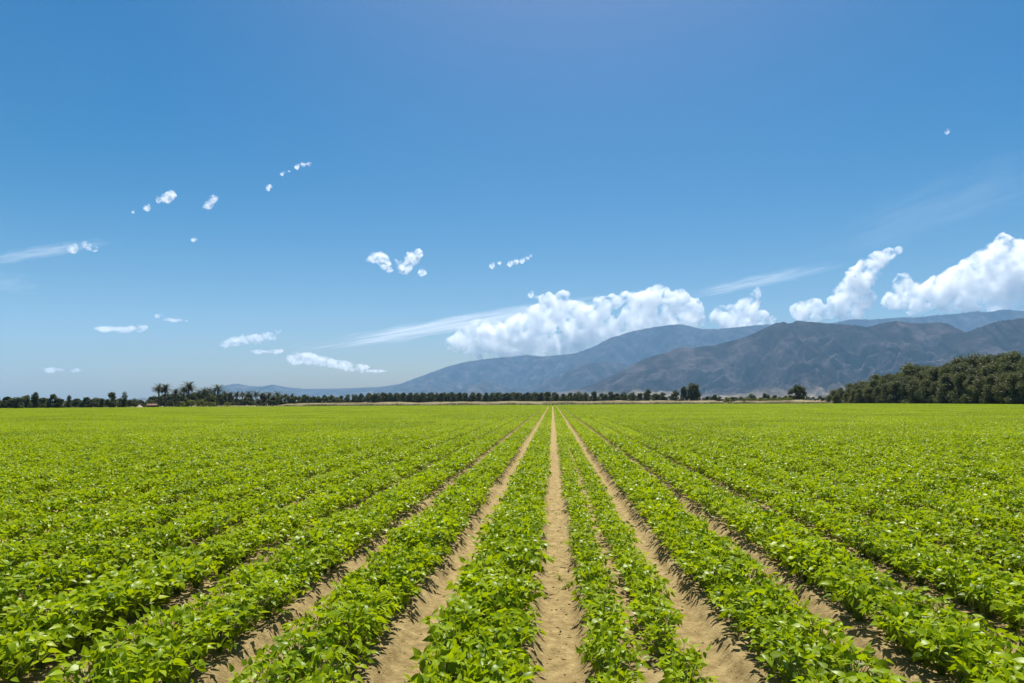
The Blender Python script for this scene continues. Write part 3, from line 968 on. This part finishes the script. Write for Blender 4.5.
# --- mixed windbreak on the left
TL = "trees of the dark windbreak on the left"
for i_, (px, top, w) in enumerate([(-38, 397, 1), (-26, 396, 1.1), (-14, 397, 1), (-3, 397.5, 1), (7, 396.5, 1), (14, 397, 1.0), (26, 394.3, .9), (42, 397.5, 1.1), (60, 396.8, .9), (77, 398, 1), (86, 397, 1.0), (95, 397.2, 1.1), (103, 397.5, .9), (120, 398, 0.9), (129, 398.5, .9), (135, 400, .8), (143, 401, .7)]):
    plant_tree("round%d" % (i_ % 6), "windbreak_tree", "low round dark green tree in the even windbreak at the left end of the edge", "tree", px, top, R_(255, 275), 6.0, TL, w * 1.35)
for px, top, k, lb in [(18, 396, "round2", "grey green round windbreak tree just left of the tallest left one"), (35, 391.8, "tall0", "tall narrow dark tree, highest of the left end of the windbreak"), (52.5, 394, "round4", "broad dark tree rising above the windbreak between two narrow ones"),
                   (69, 394, "spire1", "slim pointed tree standing alone above the middle of the windbreak"), (112, 392.2, "round1", "big dark domed tree at the right end of the windbreak"), (124.5, 391.5, "spire2", "thin spire tree just right of the big domed tree")]:
    plant_tree(k, "windbreak_tree", lb, "tree", px, top, R_(250, 262), {"r": 6.0, "t": 9.0, "s": 8.0}[k[0]], None, 1.0 if k[0] != "r" else 0.95)

for i_, px in enumerate(np.arange(-40, 150, 7.0)):
    plant_tree("round%d" % ((i_ * 5) % 6), "windbreak_tree", "low round dark green tree in the even windbreak at the left end of the edge", "tree", float(px) + R_(-2, 2), R_(398, 400.5), R_(275, 290), 6.0, TL, R_(1.3, 1.7))

# --- palms
def palm_at(px, top, lb, k, dist, g=None, wide=1.0):
    plant_tree("palm%d" % k, "palm_tree", lb, "palm tree", px, top, dist, 9.3 + 0.15 * k, g, wide)


for a in [(158.7, 384.2, "left palm of the pair with clear trunks standing side by side", 0, 262), (164.6, 384.4, "right palm of the pair with clear trunks standing side by side", 1, 262), (175.5, 388.3, "short palm between the palm pair and the tallest palm", 2, 266),
          (188.5, 382.2, "tallest palm, with the fullest dark head, near the left end", 1, 258), (184, 385.5, "palm leaning against the tallest palm on its left", 0, 262), (204, 387.6, "lower palm of two standing right of the tallest palm", 2, 258), (208.5, 387.0, "shaggy palm just right of its lower twin", 0, 268),
          (216.8, 385.0, "tall dark palm at the right end of the palm clump, before the blue ridge", 1, 260), (199, 390, "squat palm half hidden behind the green bushes", 1, 272)]:
    palm_at(*a, wide=1.45)
for i_, (px, top) in enumerate([(224, 390.8), (230, 391.8), (236, 391.2), (242, 391.4), (248.5, 391), (256, 390.8), (262, 391.5), (269, 392), (277, 391.2), (285, 393), (292, 393.5)]):
    palm_at(px, top, "small dark palm in the level row between the palm clump and the orchard", i_ % 3, R_(285, 310), "small palms in a level row right of the palm clump", 1.6)
for i_, px in enumerate(np.arange(148, 345, 4.6)):
    plant_tree("round%d" % (i_ % 6), "understory_tree", "low dark tree filling in under the palms on the left", "tree", float(px) + R_(-2, 2), R_(393.6, 398.2), R_(270, 305), 6.0, "low dark trees under the palms", R_(1.0, 1.5))
for i_, (px, top, k, lb) in enumerate([(170, 399.5, "round3", "dark rounded bush under the short palm"), (183, 400.5, "shrub0", "yellow green bush left below the tallest palm"), (192, 399, "shrub1", "yellow green bush right below the tallest palm"), (203, 398.8, "shrub2", "bright green bush under the lower palm of two"),
                                       (213, 401, "shrub0", "low spreading green bush under the last tall palm"), (228, 401.5, "shrub1", "low green bush at the start of the small palm row"), (157.5, 402.5, "round1", "small dark bush half covering the reddish shed"), (178, 404, "round2", "small blackish bush at the field edge under the tallest palm")]):
    plant_tree(k, "bush", lb, "bush", px, top, 250, 3.0 if k[0] == "s" else 6.0, None, 1.25)

for i_, px in enumerate(np.arange(166, 232, 4.2)):
    plant_tree("round%d" % ((i_ * 5 + 2) % 6), "understory_tree", "darker tree standing tall among the palm trunks of the palm clump", "tree", float(px) + R_(-1.5, 1.5), R_(391.5, 394.5), R_(276, 290), 6.0, "taller trees among the palm trunks", R_(.8, 1.1))

# --- orchard in the middle
for i_, (px, top) in enumerate([(299, 395.5), (304, 394.5), (311, 396), (318, 395.5), (324, 394.8), (331, 394.6), (338, 396.5)]):
    plant_tree("round%d" % (i_ % 6), "roadside_tree", "small separate dark tree left of where the orchard begins", "tree", px, top, R_(300, 330), 6.0, "small separate trees left of the orchard", R_(.8, 1.1))
for row, (d0, tp) in enumerate([(360, 392.6), (390, 392.3), (420, 392.2)]):
    st = 6.3 if row == 0 else 6.9
    for i_, px in enumerate(np.arange(341 if row else 372, 556, st)):
        dt = 2.6 * max(0, (372 - px) / 30)
        plant_tree("round%d" % ((i_ * 5 + row) % 6), "orchard_tree", "dark orchard tree in the dense even rows before the pale blue ridge", "tree", float(px) + R_(-.8, .8), tp - 0.0021 * (px - 460) + dt + R_(-.35, .45), d0, 6.0,
                   "orchard trees in dense even rows", R_(.85, 1.05))
for i_, (px, top) in enumerate([(540, 391.6), (548, 391.3), (557, 392.3), (563.5, 393.2), (570.5, 392.4), (578, 391.4), (586, 391.6), (594.5, 391.2), (602, 391.8), (611, 391.2), (617, 393), (624, 391.4), (632.5, 391.6), (640, 392.8), (655, 392.2), (662.5, 391.8)]):
    plant_tree("round%d" % (i_ % 6), "orchard_tree", "rounded dark tree in the open row with gaps before the dark mountain", "tree", px, top, R_(330, 350), 6.0, "rounded trees in the open row with gaps", R_(1.0, 1.25))
plant_tree("round3", "orchard_tree", "taller domed tree in the open row with gaps", "tree", 648, 388.8, 335, 6.0, None, .85)
for a in [(676, 389.5, "round0", "lower left dark tree of the tall clump before the mountain", 1.0), (684, 386, "tall1", "middle tree of the tall dark clump before the mountain", 1.0), (692, 382.3, "tall2", "tallest right hand tree of the dark clump before the mountain", 1.15), (697, 384.5, "tall0", "tree on the right flank of the tall dark clump", .9)]:
    plant_tree(a[2], "clump_tree", a[3], "tree", a[0], a[1], 300, 6.0 if a[2][0] == "r" else 9.0, None, a[4])
for a in [(707, 396, "round1", "small dark shrub right after the tall clump"), (715, 394.5, "round4", "small round tree between the tall clump and the lone bush"), (728, 396.2, "shrub0", "low olive shrub far right of the tall clump"), (741, 396, "round2", "flat dark shrub on the open ground"),
          (751.5, 393.3, "round5", "left of two small dark round shrubs beside the lone bush"), (765.5, 392.4, "round0", "right of two small dark round shrubs beside the lone bush"), (775, 394.5, "round3", "low dark shrub touching the lone bush on its left")]:
    plant_tree(a[2], "shrub", a[3], "shrub", a[0], a[1], 275, 6.0 if a[2][0] == "r" else 3.0, None, 1.1)
PROTO["bush"] = tree_round(131, 6.0, 7.4, 0.0, 60, 60, 0.28, FO["dark_tree_leaf"], top=1.0)
plant_tree("bush", "round_bush", "big lone round dark bush on the pale dry grass left of the grove", "bush", 797.5, 384.8, 272, 6.0, None, 1.12)
for i_, px in enumerate(np.arange(744, 790, 5.5)):
    plant_tree("shrub%d" % (i_ % 3), "hedge_shrub", "low yellow green shrub in the strip in front of the lone round bush", "shrub", float(px), R_(396.6, 398.2), R_(236, 246), 3.0, "low yellow green shrubs before the lone bush", R_(1.1, 1.6))

for i_, px in enumerate(np.arange(556, 672, 5.2)):
    plant_tree("round%d" % ((i_ * 5) % 6), "low_scrub_tree", "low scrubby tree filling the gaps behind the open orchard row", "tree", float(px) + R_(-1.5, 1.5), R_(394.0, 396.5), R_(352, 375), 6.0, "low scrubby trees behind the open row", R_(1.2, 1.8))
for i_, px in enumerate(np.arange(704, 828, 5.5)):
    plant_tree("round%d" % ((i_ * 5) % 6), "low_scrub_tree", "low scrubby tree on the far open ground between the tall clump and the grove", "tree", float(px) + R_(-1.5, 1.5), R_(395.0, 397.2), R_(330, 370), 6.0, "low scrubby trees between clump and grove", R_(1.2, 1.9))

# --- grove on the right
gx_ = np.array([826, 842, 858, 874, 890, 905, 925, 945, 960, 985, 1000, 1024, 1100], float)
gt_ = np.array([389, 386, 379, 375.5, 371, 366.5, 365, 360.5, 356, 356, 354, 351.5, 349], float)


def grove_y(px):
    return 232 - (px - 826) / 198 * 52


GG = {0: ("tree with foliage to the ground in the front rank of the right grove", "front rank of the grove"), 1: ("grove tree showing its head above the front rank of the grove", "middle rank of the grove"),
      2: ("grove tree making the skyline of the grove against the mountains", "skyline rank of the grove")}
for rank, (fr, step, back) in enumerate([(0.62, 11.0, 0.0), (0.83, 12.0, 7.0), (1.0, 12.5, 15.0)]):
    px = 829.0 + 6 * rank
    while px < 1085:
        tp = float(np.interp(px, gx_, gt_))
        base = VPY - (px - VPX) * math.tan(ROLL) + 4.0
        top = base - (base - tp) * fr * R_(0.86, 1.08)
        plant_tree("grove%d" % int(rt_.integers(6)), "grove_tree", GG[rank][0], "tree", px, top, (grove_y(px) + back) / 1.0, 12.0, GG[rank][1], R_(.9, 1.3))
        px += step * R_(.7, 1.3) * (0.7 + 0.5 * (px - 829) / 195)

# --- dry grass and ditch weeds at the field's far edge
def weeds(name, seed, n, x0, x1, y0, y1, hgt, size, m_, kind="stuff"):
    r_ = np.random.default_rng(seed)
    x = r_.uniform(x0, x1, n); t = (x - x0) / (x1 - x0)
    y = y0 + (y1 - y0) * t + r_.uniform(0, 4.0, n)
    dn = gnoise(x / 6 + seed, y / 2) > -0.25
    P = np.stack([x, y, r_.random(n) ** 1.5 * hgt * (0.6 + 0.8 * np.clip(gnoise(x / 9, y * 0 + seed) + .4, 0, 1))], 1)[dn]
    P[:, 2] += -0.15
    V, Fq = leafcards(P, size, r_, 0.6)
    tone = np.clip(0.5 + 0.25 * r_.normal(size=len(P)), 0, 1)
    return tag(obj(name, mesh_np(name, V, [Fq], m_, attrs={"tone": tone})), kind=kind)


weeds("ditch_weeds", 1, 16000, -90, 60, 224, 224, 1.0, 0.22, FO["dark_tree_leaf"])
weeds("ditch_weeds", 2, 6000, 58, 104, 222, 200, 0.85, 0.2, FO["dark_tree_leaf"])
weeds("dry_grass", 3, 12000, 60, 108, 236, 212, 1.35, 0.3, FO["dry_grass"])
weeds("dry_grass", 4, 7000, -230, -90, 224, 224, 0.7, 0.25, FO["dry_grass"])

# --- little shed in the trees on the left
def box(cx_, cy_2, cz_, sx, sy, sz):
    v = np.array([(x, y, z) for z in (-.5, .5) for y in (-.5, .5) for x in (-.5, .5)]) * np.array([sx, sy, sz]) + np.array([cx_, cy_2, cz_])
    return v, np.array([(0, 2, 3, 1), (4, 5, 7, 6), (0, 1, 5, 4), (2, 6, 7, 3), (0, 4, 6, 2), (1, 3, 7, 5)])


SHW = mat_rough("shed_boards", [(0.3, (0.16, 0.065, 0.045)), (0.7, (0.26, 0.12, 0.085))], 1.5, stretch=(6, 6, .5))
SHR = mat_rough("shed_roofing", [(0.3, (0.13, 0.075, 0.055)), (0.7, (0.20, 0.12, 0.09))], 2.0, stretch=(5, 1, 1))
x, y = spot(152, 246)
sh = empty("shed", (x, y, 0), R(12))
tag(sh, "low reddish shed under the palm pair at the field edge", "shed")
sh.scale = (0.5, 0.5, 0.52)
v, f = box(0, 0, 0.95, 5.2, 3.4, 2.1)
obj("wall", mesh_np("wall", v, [f], SHW), sh)
rf = np.array([(-2.9, -2.0, 1.95), (2.9, -2.0, 1.95), (2.9, 2.0, 1.95), (-2.9, 2.0, 1.95), (-2.9, 0, 2.75), (2.9, 0, 2.75)])
obj("roof", mesh_np("roof", rf + np.array([0, 0, .06]), [np.array([(0, 1, 5, 4), (2, 3, 4, 5)]), np.array([(3, 0, 4), (1, 2, 5)])], SHR), sh)
v, f = box(0.6, -1.74, 0.85, 1.1, 0.06, 1.8)
obj("door", mesh_np("door", v, [f], BARK), sh)
x, y = spot(139.5, 246)
PILE = mat_rough("pale_sand", [(0.3, (0.30, 0.25, 0.17)), (0.7, (0.42, 0.36, 0.27))], 1.0)
u, w_ = np.meshgrid(np.linspace(0, 1, 14), np.linspace(0, 2 * np.pi, 28, endpoint=False))
rr_ = u * (2.0 + 0.5 * gnoise(np.cos(w_) * 1.3 + 5, np.sin(w_) * 1.3))
V = np.stack([rr_ * np.cos(w_), rr_ * np.sin(w_), 1.5 * (1 - u) ** 1.1 * (1 + 0.15 * gnoise(rr_ * 1.5, w_ * 2)) - 0.3], -1).reshape(-1, 3)
i = np.arange(28)[:, None] * 14 + np.arange(13)[None]; j = ((np.arange(28)[:, None] + 1) % 28) * 14 + np.arange(13)[None]
FQ = np.stack([i, i + 1, j + 1, j], -1).reshape(-1, 4)
tag(obj("sand_heap", mesh_np("sand_heap", V, [FQ], PILE, smooth=True), loc=(x, y, 0)), "pale heap of sand left of the reddish shed", "sand heap")
